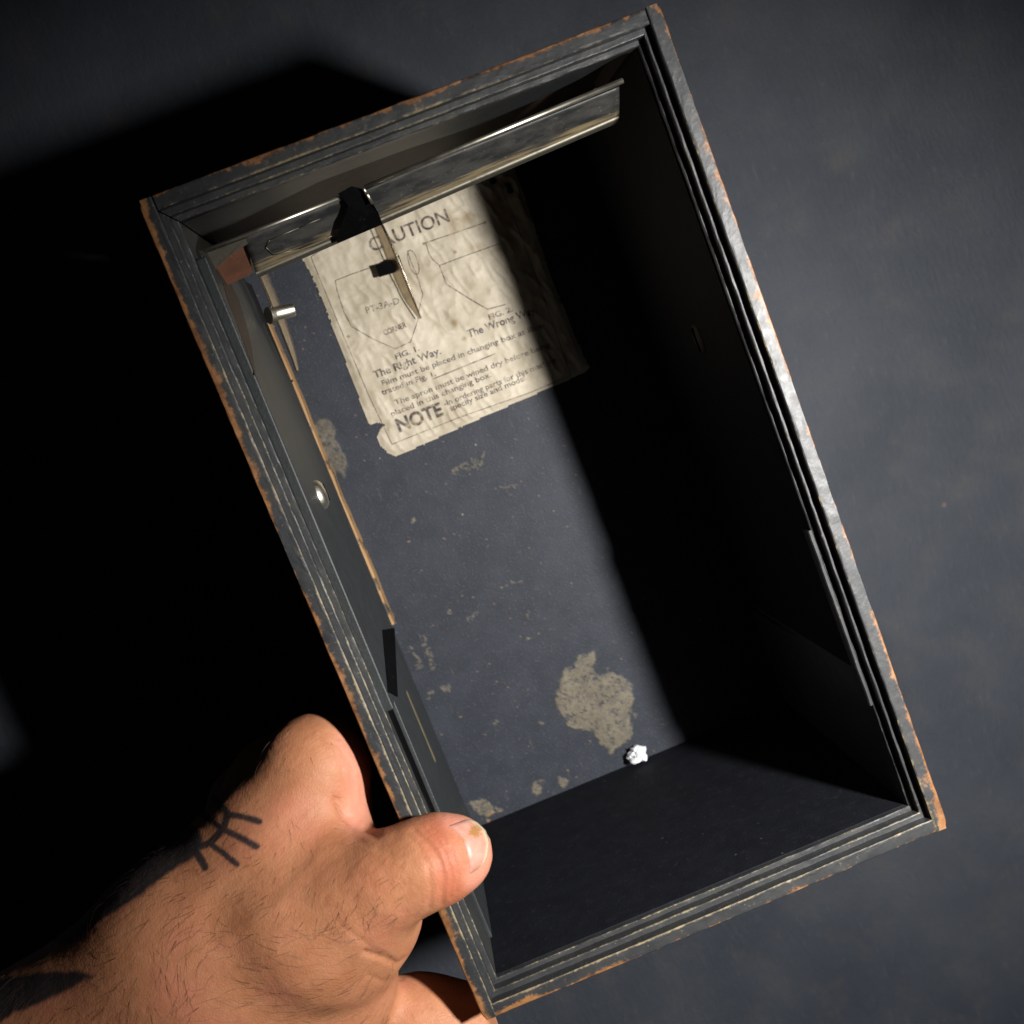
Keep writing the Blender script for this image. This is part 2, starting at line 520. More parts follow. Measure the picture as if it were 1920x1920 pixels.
for (cx, cy, r) in [(1052, 1464, 11), (1008, 1474, 12), (835, 1289, 7), (806, 1302, 6), (775, 970, 6), (893, 1512, 14), (936, 1516, 8), (912, 1520, 10),
                    (795, 1228, 5), (990, 1200, 4), (640, 640, 4), (842, 1148, 5), (990, 1160, 4), (928, 1352, 5), (1012, 1358, 4)]:
    stain = np.maximum(stain, sstep(-(np.linalg.norm(Xj - np.array([cx, cy]), axis=-1) - r), -2, 3))
rub = [((848, 886), (900, 868), 7), ((900, 868), (905, 850), 4), ((930, 912), (965, 918), 4), ((790, 1200), (812, 1250), 6), ((770, 1215), (785, 1252), 4), ((938, 1100), (975, 1092), 4),
       ((870, 1160), (895, 1152), 4)]
for a, b, r in rub:
    dd = seg_dist(X + np.stack([wx, wy], -1) * 22, a, b)
    stain = np.maximum(stain, .75 * sstep(r - dd, -1, 2) * sstep(fbm(U * 1.2, Vv * 1.2, 31), .42, .56))
fine = fbm(U * .9, Vv * .9, 77, 3)
stain = np.clip(stain, 0, 1) * (.9 - .55 * sstep(fine, .58, .72) - .25 * sstep(fbm(U / 2.5, Vv / 2.5, 88), .5, .7))
speck = sstep(fbm(U * 1.4, Vv * 1.4, 51, 3), .84, .88) * .35
speck = np.maximum(speck, .55 * sstep(5 - seg_dist(Xj, (905, 1535), (960, 1512)), 0, 4) * sstep(fbm(U, Vv, 5, 3), .5, .6))
FP[..., 2] -= .12 * stain
obj('back_panel', FP.reshape(-1, 3), grid_faces(nu, nv), INNER, box, attrs={'stain': stain.ravel(), 'speck': speck.ravel()})
P, F = box_pts(.3, W - .3, .3, H - .3, 121.4, 124.6); obj('base_board', P, F, WALLP, box)

# inner faces of the walls, 0.1 mm proud of the panels
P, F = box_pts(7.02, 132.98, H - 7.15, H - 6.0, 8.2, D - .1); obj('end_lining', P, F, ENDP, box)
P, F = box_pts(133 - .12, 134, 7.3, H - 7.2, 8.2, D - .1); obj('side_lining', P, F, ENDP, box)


def wall_board(name, u0, u1, v0, v1, w0, w1, mat, r=.00035):
    P, F = box_pts(u0, u1, v0, v1, w0, w1); return bevel(obj(name, P, F, mat, box), r)


wall_board('side_lining', 6.6, 9.6, 17, 146, 7.4, 106, WALLP, .0005)
wall_board('side_lining', 6.6, 8.1, 146.2, H - 7.3, 30, D - .3, WALLP, .0004)
wall_board('black_strip', 6.7, 7.7, 147, 188, 13, 22, FLAT_BLACK, .0004)  # plain black strip along the lower left wall
wall_board('wood_bead', 6.8, 8.4, 159, 185, 74, 77.5, FADED, .0006)
# the bare bead along the bottom of the left lining, with its nails
N1 = at(494, 592, 107); N2 = at(735, 1172, 107)
P = []
segs = 40
for k in range(segs):
    t = k / (segs - 1); c = N1 + (N2 - N1) * t
    hw = .85 + .5 * (vnoise(np.array([k * .6]), np.array([0.3]), 2)[0] - .5)
    P += [(c[0] - hw - 1.5, c[1], 107.3), (c[0] - hw, c[1], 106.9), (c[0] + hw - .2, c[1], 106.9), (c[0] + hw, c[1], 107.3), (c[0] + hw, c[1], D - .2)]
F = [(a * 5 + b, a * 5 + b + 1, a * 5 + 6 + b, a * 5 + 5 + b) for a in range(segs - 1) for b in range(4)]
bead = obj('wood_bead', P, F, WOOD, box); flip_fix(bead)
for q in [(543, 716), (573, 796), (632, 958), (672, 1046), (706, 1130)]:
    c = at(*q, 106.6); P, F = box_pts(c[0] - 1.2, c[0] + 1.2, c[1] - .35, c[1] + .35, 106.5, 108)
    obj('nail', P, F, FLAT_BLACK, bead)

# projecting guide block of the right wall
P = []; F = []
for k in range(45):
    t = k / 44; v = 143 + 53 * t
    j = .35 * (fbm(np.array([v / 4]), np.array([1.0]), 61)[0] - .5)
    P += [(133.4, v, 6.5), (132.3 + j, v, 6.2), (132.0 + j, v, 6.7), (132.2, v, 11), (133.1, v, 14)]
F = [(a * 5 + b, a * 5 + b + 1, a * 5 + 6 + b, a * 5 + 5 + b) for a in range(44) for b in range(4)] + [(0, 1, 2, 3, 4), (220, 221, 222, 223, 224)]
nP = len(P)
gb = obj('guide_block', P, F, PAINT, box, attrs={'wear': np.tile([.1, .42, .34, .1, .1], 45), 'dull': np.ones(nP)}); flip_fix(gb)


def dome(name, c, axis, r, hgt, mat, parent, n=24, rings=5):
    axis = np.asarray(axis, float); a = np.cross(axis, [0.1, 0.2, 1.0]); a /= np.linalg.norm(a); b = np.cross(axis, a)
    P = []; F = []
    for k in range(rings):
        t = k / (rings - 1) * math.pi / 2; rr = r * math.cos(t * .86); hh = hgt * math.sin(t)
        for q in range(n):
            P.append(np.asarray(c) + rr * (math.cos(2 * math.pi * q / n) * a + math.sin(2 * math.pi * q / n) * b) + hh * axis)
    for k in range(rings - 1):
        for q in range(n):
            F.append((k * n + q, k * n + (q + 1) % n, (k + 1) * n + (q + 1) % n, (k + 1) * n + q))
    F.append(tuple((rings - 1) * n + q for q in range(n)))
    o = obj(name, P, F, mat, parent, smooth=True); flip_fix(o); return o


s1 = dome('pivot_screw', (9.55, 87.0, 43), (1, 0, 0), 4.6, 2.3, NICKEL, box)
P, F = box_pts(11.2, 11.95, 84.5, 89.5, 42.6, 43.4); obj('slot', P, F, FLAT_BLACK, s1)
s2 = dome('pivot_screw', (132.9, 86.0, 52), (-1, 0, 0), 5.0, .9, BROWN, box)
P, F = box_pts(131.72, 132.05, 82.2, 89.8, 51.6, 52.4); obj('slot', P, F, FLAT_BLACK, s2)

# ---- metal rail along the top: rolled rod, sloping plate, lip
A = at(386, 470, 14); B = at(1168, 151, 14)
br1 = at(640, 370, 14); br2 = at(684, 352, 14)
P1, F1 = tube_between(A, br1, .62, 16); P2, F2 = tube_between(br2, B, .72, 16)
rod = []
rail = None
pl_top = [at(457, 449, 14.6), at(1161, 164, 14.6)]; pl_bot = [at(482, 515, 30), at(1161, 222, 26.5)]
P = []; nseg = 70; rows = 13
for k in range(nseg):
    t = k / (nseg - 1)
    a = pl_top[0] * (1 - t) + pl_top[1] * t; b = pl_bot[0] * (1 - t) + pl_bot[1] * t
    for j in range(rows):
        s = j / (rows - 1)
        c = a * (1 - s) + b * s
        c = c + np.array([0, .35, .2]) * math.sin(s * math.pi) + np.array([0, .12, -.12]) * (fbm(np.array([t * 9]), np.array([s * 3]), 4)[0] - .5)
        P.append(c)
rail = obj('metal_rail', P, grid_faces(nseg, rows), RAILM, box, smooth=True, attrs={'reflect_band': np.tile(np.linspace(0, 1, rows), nseg)})
sol = rail.modifiers.new('thickness', 'SOLIDIFY'); sol.thickness = .0005; sol.offset = -1
obj('rolled_edge', P1, F1, NICKEL, rail, smooth=True); obj('rolled_edge', P2, F2, NICKEL, rail, smooth=True)
lb = [pl_bot[0] + np.array([0, -.9, -.9]), pl_bot[1] + np.array([.4, -.9, -.9])]
P = []
for k in range(24):
    t = k / 23; a = lb[0] * (1 - t) + lb[1] * t
    P += [a, a + np.array([0, .5, -.45]), a + np.array([0, 1.2, .2]), a + np.array([0, 1.7, 2.0])]
lip = obj('lip', P, grid_faces(24, 4), STEEL, rail, smooth=True)
# raised outline of the pressed stop on the plate
out = [(490, 0), (497, 0)]
stop_px = [(648, 430), (560, 465), (513, 476), (498, 462), (505, 448), (560, 425), (600, 408)]


def on_plate(x, y):
    best = None
    for s in np.linspace(0, 1, 60):
        w = 14.6 + s * 16
        c = at(x, y, w)
        t = np.clip((c[0] - pl_top[0][0]) / (pl_top[1][0] - pl_top[0][0]), 0, 1)
        a = pl_top[0] * (1 - t) + pl_top[1] * t; b = pl_bot[0] * (1 - t) + pl_bot[1] * t
        q = seg_dist(c[None], a, b)[0]
        if best is None or q < best[0]: best = (q, c)
    return best[1]


pts = [on_plate(*q) + np.array([0, .35, -.35]) for q in stop_px]
P = []; F = []
for a, b in zip(pts[:-1], pts[1:]):
    p_, f_ = tube_between(a, b, .13, 8); F += [tuple(i + len(P) for i in f) for f in f_]; P += p_
obj('stop_wire', P, F, STEEL, rail, smooth=True)
# small bracket at the left end of the rail, with a brown slab painted as the reflection in its metal
q = [(372, 468), (388, 474), (460, 447), (465, 456), (434, 476), (404, 503), (414, 536), (398, 519)]
wq = [12, 13, 14, 15, 16, 17, 22, 18]
P = [at(*a, w) for a, w in zip(q, wq)] + [at(*a, w) + np.array([0, 0, .8]) for a, w in zip(q, wq)]
n = len(q)
flip_fix(obj('bracket', P, [(0, 1, 5), (1, 2, 3, 4, 5), (0, 5, 6, 7), (8, 13, 9), (9, 13, 12, 11, 10), (8, 15, 14, 13)] + [(i, (i + 1) % n, n + (i + 1) % n, n + i) for i in range(n)], STEEL, box))
q = [(402, 502), (434, 475), (466, 454), (473, 513), (416, 540)]; wq = [20, 19, 18, 30, 30]
P = [at(*a, w) for a, w in zip(q, wq)] + [at(*a, w) + np.array([0, -1, 8]) for a, w in zip(q, wq)]; n = 5
flip_fix(obj('reflection_slab', P, [(0, 1, 2, 3, 4), (9, 8, 7, 6, 5)] + [(i, (i + 1) % n, n + (i + 1) % n, n + i) for i in range(n)], REFLECTED, box))


def ribbon(name, near, far, mat, parent, thick=.0003, sub=6):
    near = np.asarray(near, float); far = np.asarray(far, float)
    n = len(near); t = np.linspace(0, n - 1, (n - 1) * sub + 1)

    def sm(a):
        q = np.stack([np.interp(t, np.arange(n), a[:, i]) for i in range(3)], -1)
        for _ in range(6):
            q[1:-1] = .25 * q[:-2] + .5 * q[1:-1] + .25 * q[2:]
        return q
    a, b = sm(near), sm(far); P = []
    for k in range(len(t)):
        for j in range(5):
            P.append(a[k] * (1 - j / 4) + b[k] * j / 4)
    o = obj(name, P, grid_faces(len(t), 5), mat, parent, smooth=True)
    s = o.modifiers.new('thickness', 'SOLIDIFY'); s.thickness = thick; s.offset = 0
    return o


# middle leaf spring, low over the label and edge-on to the lamp; the black clip on the rail has its shadow built in
near = np.array([at(*q) for q in [(690, 380, 112), (705, 400, 110), (720, 424, 109), (738, 462, 108.5), (758, 512, 109), (776, 560, 110.5), (790, 597, 114)]])
lens = [4, 6, 7.2, 8.4, 8.6, 7.4, 1.6]
far = []
for p, L in zip(near, lens):
    d = p - LAMP; d /= np.linalg.norm(d); far.append(p + d * L)
far = np.array(far); far[:, 2] = np.minimum(far[:, 2], D - 1.6)
sp = ribbon('leaf_spring_or_shadow', near, far, BRASSY, box)


def slab(name, q, wq, back, mat, parent):
    P = [at(*a, w) for a, w in zip(q, wq)]; n = len(P)
    P = P + [p + np.array(back) for p in P]
    o = obj(name, P, [tuple(range(n)), tuple(range(2 * n - 1, n - 1, -1))] + [(i, (i + 1) % n, n + (i + 1) % n, n + i) for i in range(n)], mat, parent)
    return flip_fix(o)


clip = slab('clip_and_shadow', [(641, 371), (634, 363), (659, 349), (672, 352), (684, 356), (698, 380), (710, 400), (717, 419), (632, 454), (634, 436), (643, 414), (650, 398), (653, 385)],
            [12, 11.5, 11.5, 11.5, 12, 15, 19, 24, 26, 22, 17.5, 15.5, 13.5], (0, .2, .6), FLAT_BLACK, box)  # outline takes in the shadow the clip casts on the plate
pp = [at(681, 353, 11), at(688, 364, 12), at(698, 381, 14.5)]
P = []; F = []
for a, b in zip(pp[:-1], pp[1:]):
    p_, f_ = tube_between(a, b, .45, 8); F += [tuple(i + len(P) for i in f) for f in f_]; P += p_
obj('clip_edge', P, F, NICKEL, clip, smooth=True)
slab('black_patch', [(704, 497), (722, 492), (748, 478), (757, 505), (712, 519)], [114] * 5, (-.1, 0, 1.6), FLAT_BLACK, box)  # plain black piece just above the label

# left leaf spring with its steel pin, and a dark shape on the wall for its shadow
near = [at(*q) for q in [(470, 488, 72), (486, 520, 76), (505, 565, 80), (528, 625, 86), (547, 672, 92), (556, 698, 96)]]
far = [at(*q) for q in [(489, 486, 90), (505, 522, 92), (524, 566, 93), (544, 625, 95), (556, 668, 97), (560, 697, 97.5)]]
lf = ribbon('leaf_spring_or_shadow', near, far, BRASSY, box, .0004)
P, F = tube_between(at(507, 591, 82), at(551, 580, 84), 2.25, 24); pin = obj('spring_pin', P, F, NICKEL, lf); bevel(pin, .0002)
for p in pin.data.polygons: p.use_smooth = len(p.vertices) == 4
P, F = tube_between(at(503, 592, 81.5), at(512, 590, 82.5), 2.8, 24); bevel(obj('pin_collar', P, F, STEEL, lf), .0002)


def at_u(x, y, u):
    d = R.T @ np.array([(x - 960) / FPX, (y - 960) / FPX, 1.0])
    return CAM + (u - CAM[0]) / d[0] * d


slot = [at_u(x, y, 9.74) for x, y in [(717, 1181), (740, 1177), (746, 1306), (727, 1318)]]
for p in slot: p[2] = max(p[2], 8.3)
P = slot + [p + np.array([-.3, 0, 0]) for p in slot]
flip_fix(obj('slot', P, [(0, 1, 2, 3), (7, 6, 5, 4), (0, 4, 5, 1), (1, 5, 6, 2), (2, 6, 7, 3), (3, 7, 4, 0)], FLAT_BLACK, box))
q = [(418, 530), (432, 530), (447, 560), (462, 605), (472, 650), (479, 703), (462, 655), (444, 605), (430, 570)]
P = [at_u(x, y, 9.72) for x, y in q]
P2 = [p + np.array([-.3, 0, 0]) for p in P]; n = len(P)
flip_fix(obj('leaf_spring_or_shadow', P + P2, [tuple(range(n)), tuple(range(2 * n - 1, n - 1, -1))] + [(i, (i + 1) % n, n + (i + 1) % n, n + i) for i in range(n)], BROWN, box))  # shadow of the left spring, built as a thin dark shape

# ------------------------------------------------------------------ the paper label glued to the floor of the box
PW = D - .35
outline_px = [(556, 470), (700, 408), (860, 340), (960, 300), (985, 370), (1035, 520), (1092, 660), (1108, 688), (1096, 700), (1000, 742), (900, 786), (800, 832), (742, 857), (728, 852), (712, 836),
              (706, 818), (712, 803), (722, 797), (704, 794), (692, 797), (680, 770), (664, 725), (640, 660), (610, 580), (585, 520)]
corner = [at(x, y, PW) for x, y in outline_px]
lo = np.min(corner, 0)[:2] - 1; hi = np.max(corner, 0)[:2] + 1
nu, nv = int((hi[0] - lo[0]) / .42), int((hi[1] - lo[1]) / .42)


def paper_h(u, v):
    # short diagonal crumples, closer together at the left
    ww = 2.2 * (fbm(u / 6, v / 6, 5) - .5)
    a = u * .95 - v * .28 + ww; c = v * .95 + u * .28
    r1 = vnoise(a / 2.6, c / 8.5 + 7, 13); r2 = vnoise(a / 5.0 + 3, c / 12, 29); r3 = vnoise((u + ww) / 3.2, (v - ww) / 3.8, 47)
    h = (1 - np.abs(2 * r1 - 1)) ** 1.5 * .40 + r2 * .55 + (1 - np.abs(2 * r3 - 1)) ** 2 * .22 + .10 * fbm(u / 1.6, v / 1.6, 3)
    amp = .5 + .7 * fbm(u / 22, v / 22, 41)
    return h * amp * 1.3


U, Vv = np.meshgrid(np.linspace(lo[0], hi[0], nu), np.linspace(lo[1], hi[1], nv), indexing='ij')
PP = np.stack([U, Vv, np.full_like(U, PW)], -1)
Xp = px(PP)
edge = poly_sdf(Xp + np.stack([fbm(U * .9, Vv * .9, 2) - .5, fbm(U * .9, Vv * .9, 4) - .5], -1) * 2.4, outline_px)
holes = [((925, 339), 5), ((953, 348), 4), ((957, 357), 4)]
for c, r in holes:
    edge = np.maximum(edge, r - np.linalg.norm((Xp - np.array(c)) * np.array([.8, 1]), axis=-1))
keep = edge < 0
PP[..., 2] -= paper_h(U, Vv) * sstep(-edge, 0, 14)
idx = -np.ones(nu * nv, int); F = []
kf = keep.ravel()
fs = np.array(grid_faces(nu, nv)); ok = kf[fs].sum(1) >= 4; fs = fs[ok]
used = np.unique(fs); idx[used] = np.arange(len(used))
rust = .75 * sstep(fbm(U / 7, Vv / 7, 91), .50, .72) * sstep(140 - np.linalg.norm(Xp - np.array([940, 370]), axis=-1), 0, 90)
rust = np.maximum(rust, .6 * sstep(9 - np.linalg.norm(Xp - np.array([1003, 470]), axis=-1), 0, 5))
for c in [(909, 418), (853, 473), (884, 322), (653, 631), (795, 457)]:
    rust = np.maximum(rust, .9 * sstep(4.5 - np.linalg.norm(Xp - np.array(c), axis=-1), 0, 3))
for c, r in ((852, 605), 9), ((870, 635), 7):
    rust = np.maximum(rust, .6 * sstep(r - np.linalg.norm(Xp - np.array(c), axis=-1), 0, 6))
label = obj('paper_label', PP.reshape(-1, 3)[used], idx[fs], PAPER, box, smooth=True, attrs={'rust': rust.ravel()[used]})
label['label'] = 'wrinkled yellowed caution label with torn lower left corner'

INKV = []; INKF = []


def add_ink(P, F):
    n0 = len(INKV); INKV.extend(P); INKF.extend([tuple(i + n0 for i in f) for f in F])


def floor_uv(x, y): return at(x, y, PW - .5)[:2]


def press(uv):                        # lay points on the paper, just proud of it
    uv = np.asarray(uv, float)
    X_ = px(np.stack([uv[:, 0], uv[:, 1], np.full(len(uv), PW)], -1))
    e = poly_sdf(X_, outline_px)
    return np.stack([uv[:, 0], uv[:, 1], PW - paper_h(uv[:, 0], uv[:, 1]) * sstep(-e, 0, 14) - .07], -1)


def text(body, p0, p1, hpx, bold=0.0):
    a, b = floor_uv(*p0), floor_uv(*p1); L = np.linalg.norm(b - a); d = (b - a) / L; up = np.array([d[1], -d[0]])
    cu = bpy.data.curves.new('t', 'FONT'); cu.body = body; cu.offset = bold; cu.resolution_u = 3
    o = bpy.data.objects.new('t', cu); C.objects.link(o)
    dg = bpy.context.evaluated_depsgraph_get(); me = bpy.data.meshes.new_from_object(o.evaluated_get(dg))
    bm = bmesh.new(); bm.from_mesh(me)
    bmesh.ops.triangulate(bm, faces=bm.faces)
    xs = [v.co.x for v in bm.verts]; x0, x1 = min(xs), max(xs); sx = L / (x1 - x0)
    cap = hpx * .195 / .73
    for it in range(3):
        es = [e for e in bm.edges if abs(e.verts[0].co.x - e.verts[1].co.x) * sx + abs(e.verts[0].co.y - e.verts[1].co.y) * cap > .9]
        if not es: break
        bmesh.ops.subdivide_edges(bm, edges=es, cuts=1); bmesh.ops.triangulate(bm, faces=bm.faces)
    bm.verts.ensure_lookup_table()
    uv = np.array([a + d * (v.co.x - x0) * sx + up * v.co.y * cap for v in bm.verts])
    bm.verts.index_update()
    add_ink(press(uv).tolist(), [tuple(v.index for v in f.verts) for f in bm.faces])
    bm.free(); bpy.data.objects.remove(o); bpy.data.curves.remove(cu); bpy.data.meshes.remove(me)


def line(pts, wpx=1.5):
    pts = [floor_uv(*p) for p in pts]; hw = wpx * .19 / 2
    for a, b in zip(pts[:-1], pts[1:]):
        L = np.linalg.norm(b - a); k = max(2, int(L / .8)); d = (b - a) / L; nrm = np.array([-d[1], d[0]])
        uv = []
        for i in range(k + 1):
            c = a + (b - a) * i / k; uv += [c + nrm * hw, c - nrm * hw]
        add_ink(press(uv).tolist(), [(2 * i, 2 * i + 1, 2 * i + 3, 2 * i + 2) for i in range(k)])


text('CAUTION', (697, 473), (844, 415), 25, .012)
text('PT-3A-D', (688, 588), (750, 569), 12)
text('CORNER', (721, 629), (763, 613), 10, .02)
text('FIG. 1.', (743, 674), (787, 657), 10, .02)
text('FIG. 2.', (918, 600), (962, 583), 10, .02)
text('The Right Way.', (703, 710), (828, 663), 14, .022)
text('The Wrong Way.', (879, 633), (1008, 586), 14, .022)
text('Film must be placed in changing box as illus-', (718, 724), (1022, 613), 10.5, .012)
text('trated in Fig. 1.', (717, 741), (818, 704), 10.5, .012)
text('The apron must be wiped dry before being', (742, 760), (1032, 650), 10.5, .012)
text('placed in this changing box.', (735, 781), (922, 706), 10.5, .012)
text('NOTE', (749, 810), (833, 777), 25, .035)
text('-In ordering parts for this machine', (834, 762), (1045, 678), 10.5, .014)
text('specify size and model.', (845, 771), (990, 711), 10.5, .014)
line([(811, 711), (929, 663)], 2)
line([(600, 470), (583, 482), (640, 620), (690, 738), (735, 833), (860, 783), (997, 735), (1070, 704), (1020, 560), (965, 410), (930, 330)], 1.3)
line([(629, 526), (662, 513), (706, 498)], 1.6)
line([(629, 526), (632, 545), (645, 585), (659, 612), (700, 636), (741, 654), (770, 641), (776, 622), (783, 603)], 1.4)
line([(793, 551), (791, 546), (780, 512), (770, 490), (764, 470)], 1.4); line([(783, 603), (786, 580), (793, 551)], 1.2)
el = [(775 + 9 * math.cos(t) * .93 - 23 * math.sin(t) * -.3, 492 + 9 * math.cos(t) * -.2 + 23 * math.sin(t)) for t in np.linspace(0, 2 * math.pi, 18)]
line(el, 1.4)
line([(793, 457), (850, 438), (910, 417)], 1.5); line([(799, 457), (804, 475), (811, 487), (824, 498), (880, 477), (936, 457)], 1.5)
line([(824, 498), (837, 533), (880, 560), (914, 580), (948, 571)], 2.0)
obj('lettering', INKV, INKF, INK, label)

# ------------------------------------------------------------------ white crumb lying on the floor of the box
bm = bmesh.new(); bmesh.ops.create_icosphere(bm, subdivisions=3, radius=1.0)
cc = at(1192, 1414, 115.6)
V = np.array([v.co[:] for v in bm.verts]); bm.verts.index_update()
F = [tuple(v.index for v in f.verts) for f in bm.faces]; bm.free()
nn = fbm(V[:, 0] * 1.6 + 5 + V[:, 2], V[:, 1] * 1.6 + 3, 6, 3) - .5; n2 = fbm(V[:, 0] * 4 + 9, V[:, 1] * 4 + V[:, 2] * 4, 16, 2) - .5
V = V * (1 + 1.7 * nn + .3 * n2)[:, None] * np.array([3.4, 3.2, 3.2])
V[:, 2] = np.minimum(V[:, 2], D - .1 - cc[2])
cm = N("white_plaster"); cm.base((.70, .71, .74)); cm.rough(.8)
cr_root = np.array([cc[0], cc[1], D - .1])
crumb = obj('plaster_crumb', V + cc, F, cm.m)
flip_fix(crumb)
mw = Vector(wd(cr_root)); crumb.data.transform(Matrix.Translation(-mw)); crumb.location = mw
crumb['label'] = 'small white crumb of plaster lying in the lower corner of the black box'; crumb['category'] = 'crumb'

# ------------------------------------------------------------------ the hand
person = thing('person', 'left hand and tattooed forearm of a person gripping the edge of the black box', 'person', at(520, 1750, 60))
#        chains of (px, py, depth w, radius mm); every chain is a row of round cones, blended
CH = [
    # blend, list
    (10, [(-900, 2840, 46, 42), (-318, 2400, 36, 39), (100, 2058, 26, 36), (394, 1800, 17, 31.5)]),
    (12, [(400, 1800, 17, 32), (540, 1600, 16, 22.5), (592, 1440, 15, 12.5)]),
    (10, [(592, 1440, 15, 12.8), (606, 1500, 38, 12), (618, 1560, 62, 10.6), (650, 1600, 90, 9), (690, 1620, 110, 8)]),
    (10, [(470, 1700, 30, 24), (520, 1470, 38, 12), (600, 1560, 72, 10.5), (655, 1610, 100, 9.5), (690, 1630, 116, 8.5)]),
    (10, [(440, 1750, 45, 22), (475, 1510, 56, 11.5), (575, 1640, 85, 10), (650, 1690, 110, 9), (690, 1700, 122, 8)]),
    (10, [(430, 1800, 55, 20), (455, 1560, 72, 10.5), (560, 1720, 98, 9), (640, 1760, 116, 8)]),
    (7, [(400, 1800, 17, 30), (585, 1725, 1, 21), (672, 1682, -6, 14.2), (735, 1646, -11, 11.7)]),
    (4, [(735, 1646, -11, 11.7), (795, 1620, -12.5, 11.0), (832, 1607, -11.5, 10.5), (857, 1600, -9.5, 9.2)]),
    (10, [(560, 1588, 10, 15), (630, 1636, 2, 12)]),
    (8, [(520, 1800, 14, 26), (640, 1740, 6, 18), (690, 1712, 2, 13.5)]),
    (7, [(440, 1890, 16, 30), (590, 1858, 14, 20.5), (640, 1835, 14, 14.5)]),
    (8, [(430, 1985, 42, 26), (600, 1965, 38, 18), (790, 1922, 22, 12.8), (905, 1930, 21, 12.6)]),
    (12, [(500, 1650, 34, 22), (560, 1830, 50, 22)]),
]
h = 1.1
pts = [(at(a, b, c), r) for _, ch in CH for a, b, c, r in ch]
lo = np.min([p - r - 4 for p, r in pts], 0); hi = np.max([p + r + 4 for p, r in pts], 0)
dim = np.ceil((hi - lo) / h).astype(int) + 1
gx = [lo[i] + h * np.arange(dim[i], dtype=np.float32) for i in range(3)]
Fd = np.full(dim, 60.0, np.float32)


def cone(ch, k):
    for (a, b) in zip(ch[:-1], ch[1:]):
        A, ra = at(*a[:3]), a[3]; B, rb = at(*b[:3]), b[3]
        l_ = np.minimum(A - ra, B - rb) - 14; h_ = np.maximum(A + ra, B + rb) + 14
        i0 = np.clip(np.floor((l_ - lo) / h).astype(int), 0, dim); i1 = np.clip(np.ceil((h_ - lo) / h).astype(int) + 1, 0, dim)
        sl = tuple(slice(i0[i], i1[i]) for i in range(3))
        x = gx[0][sl[0]][:, None, None]; y = gx[1][sl[1]][None, :, None]; z = gx[2][sl[2]][None, None, :]
        d = (B - A).astype(np.float32); L2 = float(d @ d)
        t = np.clip(((x - A[0]) * d[0] + (y - A[1]) * d[1] + (z - A[2]) * d[2]) / L2, 0, 1).astype(np.float32)
        ts = t * t * (3 - 2 * t) * .5 + t * .5
        q = np.sqrt((x - A[0] - t * d[0]) ** 2 + (y - A[1] - t * d[1]) ** 2 + (z - A[2] - t * d[2]) ** 2) - (ra + (rb - ra) * ts)
        f = Fd[sl]; hh = np.clip(.5 + .5 * (f - q) / k, 0, 1)
        Fd[sl] = f * (1 - hh) + q * hh - k * hh * (1 - hh)


for k, ch in CH: cone(ch, k)
# flesh stops where it presses on the box wall
x = gx[0][:, None, None]; y = gx[1][None, :, None]; z = gx[2][None, None, :]
solid = np.minimum(np.minimum(x + .25, z + .15), np.minimum(9.0 - x, 260.0 - y)).astype(np.float32)
Fd = np.maximum(Fd, solid)


def surface_nets(Fv):
    s = Fv < 0
    c = np.zeros(tuple(np.array(Fv.shape) - 1), np.int8)
    for dx in (0, 1):
        for dy in (0, 1):
            for dz in (0, 1):
                c += s[dx:s.shape[0] - 1 + dx, dy:s.shape[1] - 1 + dy, dz:s.shape[2] - 1 + dz]
    act = (c > 0) & (c < 8)
    I = np.argwhere(act); ids = -np.ones(act.shape, np.int64); ids[act] = np.arange(len(I))
    acc = np.zeros((len(I), 3)); cnt = np.zeros(len(I))
    corners = [(dx, dy, dz) for dx in (0, 1) for dy in (0, 1) for dz in (0, 1)]
    for a in corners:
        for ax in range(3):
            if a[ax] == 1: continue
            b = list(a); b[ax] = 1
            fa = Fv[I[:, 0] + a[0], I[:, 1] + a[1], I[:, 2] + a[2]]; fb = Fv[I[:, 0] + b[0], I[:, 1] + b[1], I[:, 2] + b[2]]
            mk = (fa < 0) != (fb < 0); t = np.where(mk, fa / (fa - fb + 1e-12), 0)
            p = np.array(a, float)[None] + np.zeros((len(I), 3)); p[:, ax] += t
            acc += p * mk[:, None]; cnt += mk
    V = I + acc / cnt[:, None]
    Q = []
    for ax in range(3):
        o1, o2 = [i for i in range(3) if i != ax]
        s0 = [slice(None)] * 3; s1 = [slice(None)] * 3; s0[ax] = slice(0, -1); s1[ax] = slice(1, None)
        e = s[tuple(s0)] != s[tuple(s1)]; J = np.argwhere(e)
        J = J[(J[:, o1] > 0) & (J[:, o2] > 0) & (J[:, o1] < Fv.shape[o1] - 1) & (J[:, o2] < Fv.shape[o2] - 1)]
        inside = s[J[:, 0], J[:, 1], J[:, 2]]
        q = []
        for (a, b) in ((1, 1), (0, 1), (0, 0), (1, 0)):
            K = J.copy(); K[:, o1] -= a; K[:, o2] -= b; q.append(ids[K[:, 0], K[:, 1], K[:, 2]])
        q = np.stack(q, 1); flip = inside if ax != 1 else ~inside
        q[~flip] = q[~flip][:, ::-1]; Q.append(q)
    return V, np.concatenate(Q)


Vh, Qh = surface_nets(Fd)
Vh = lo + h * Vh
# relax, then one round of subdivision
nb = np.concatenate([Qh[:, [0, 1]], Qh[:, [1, 2]], Qh[:, [2, 3]], Qh[:, [3, 0]]])


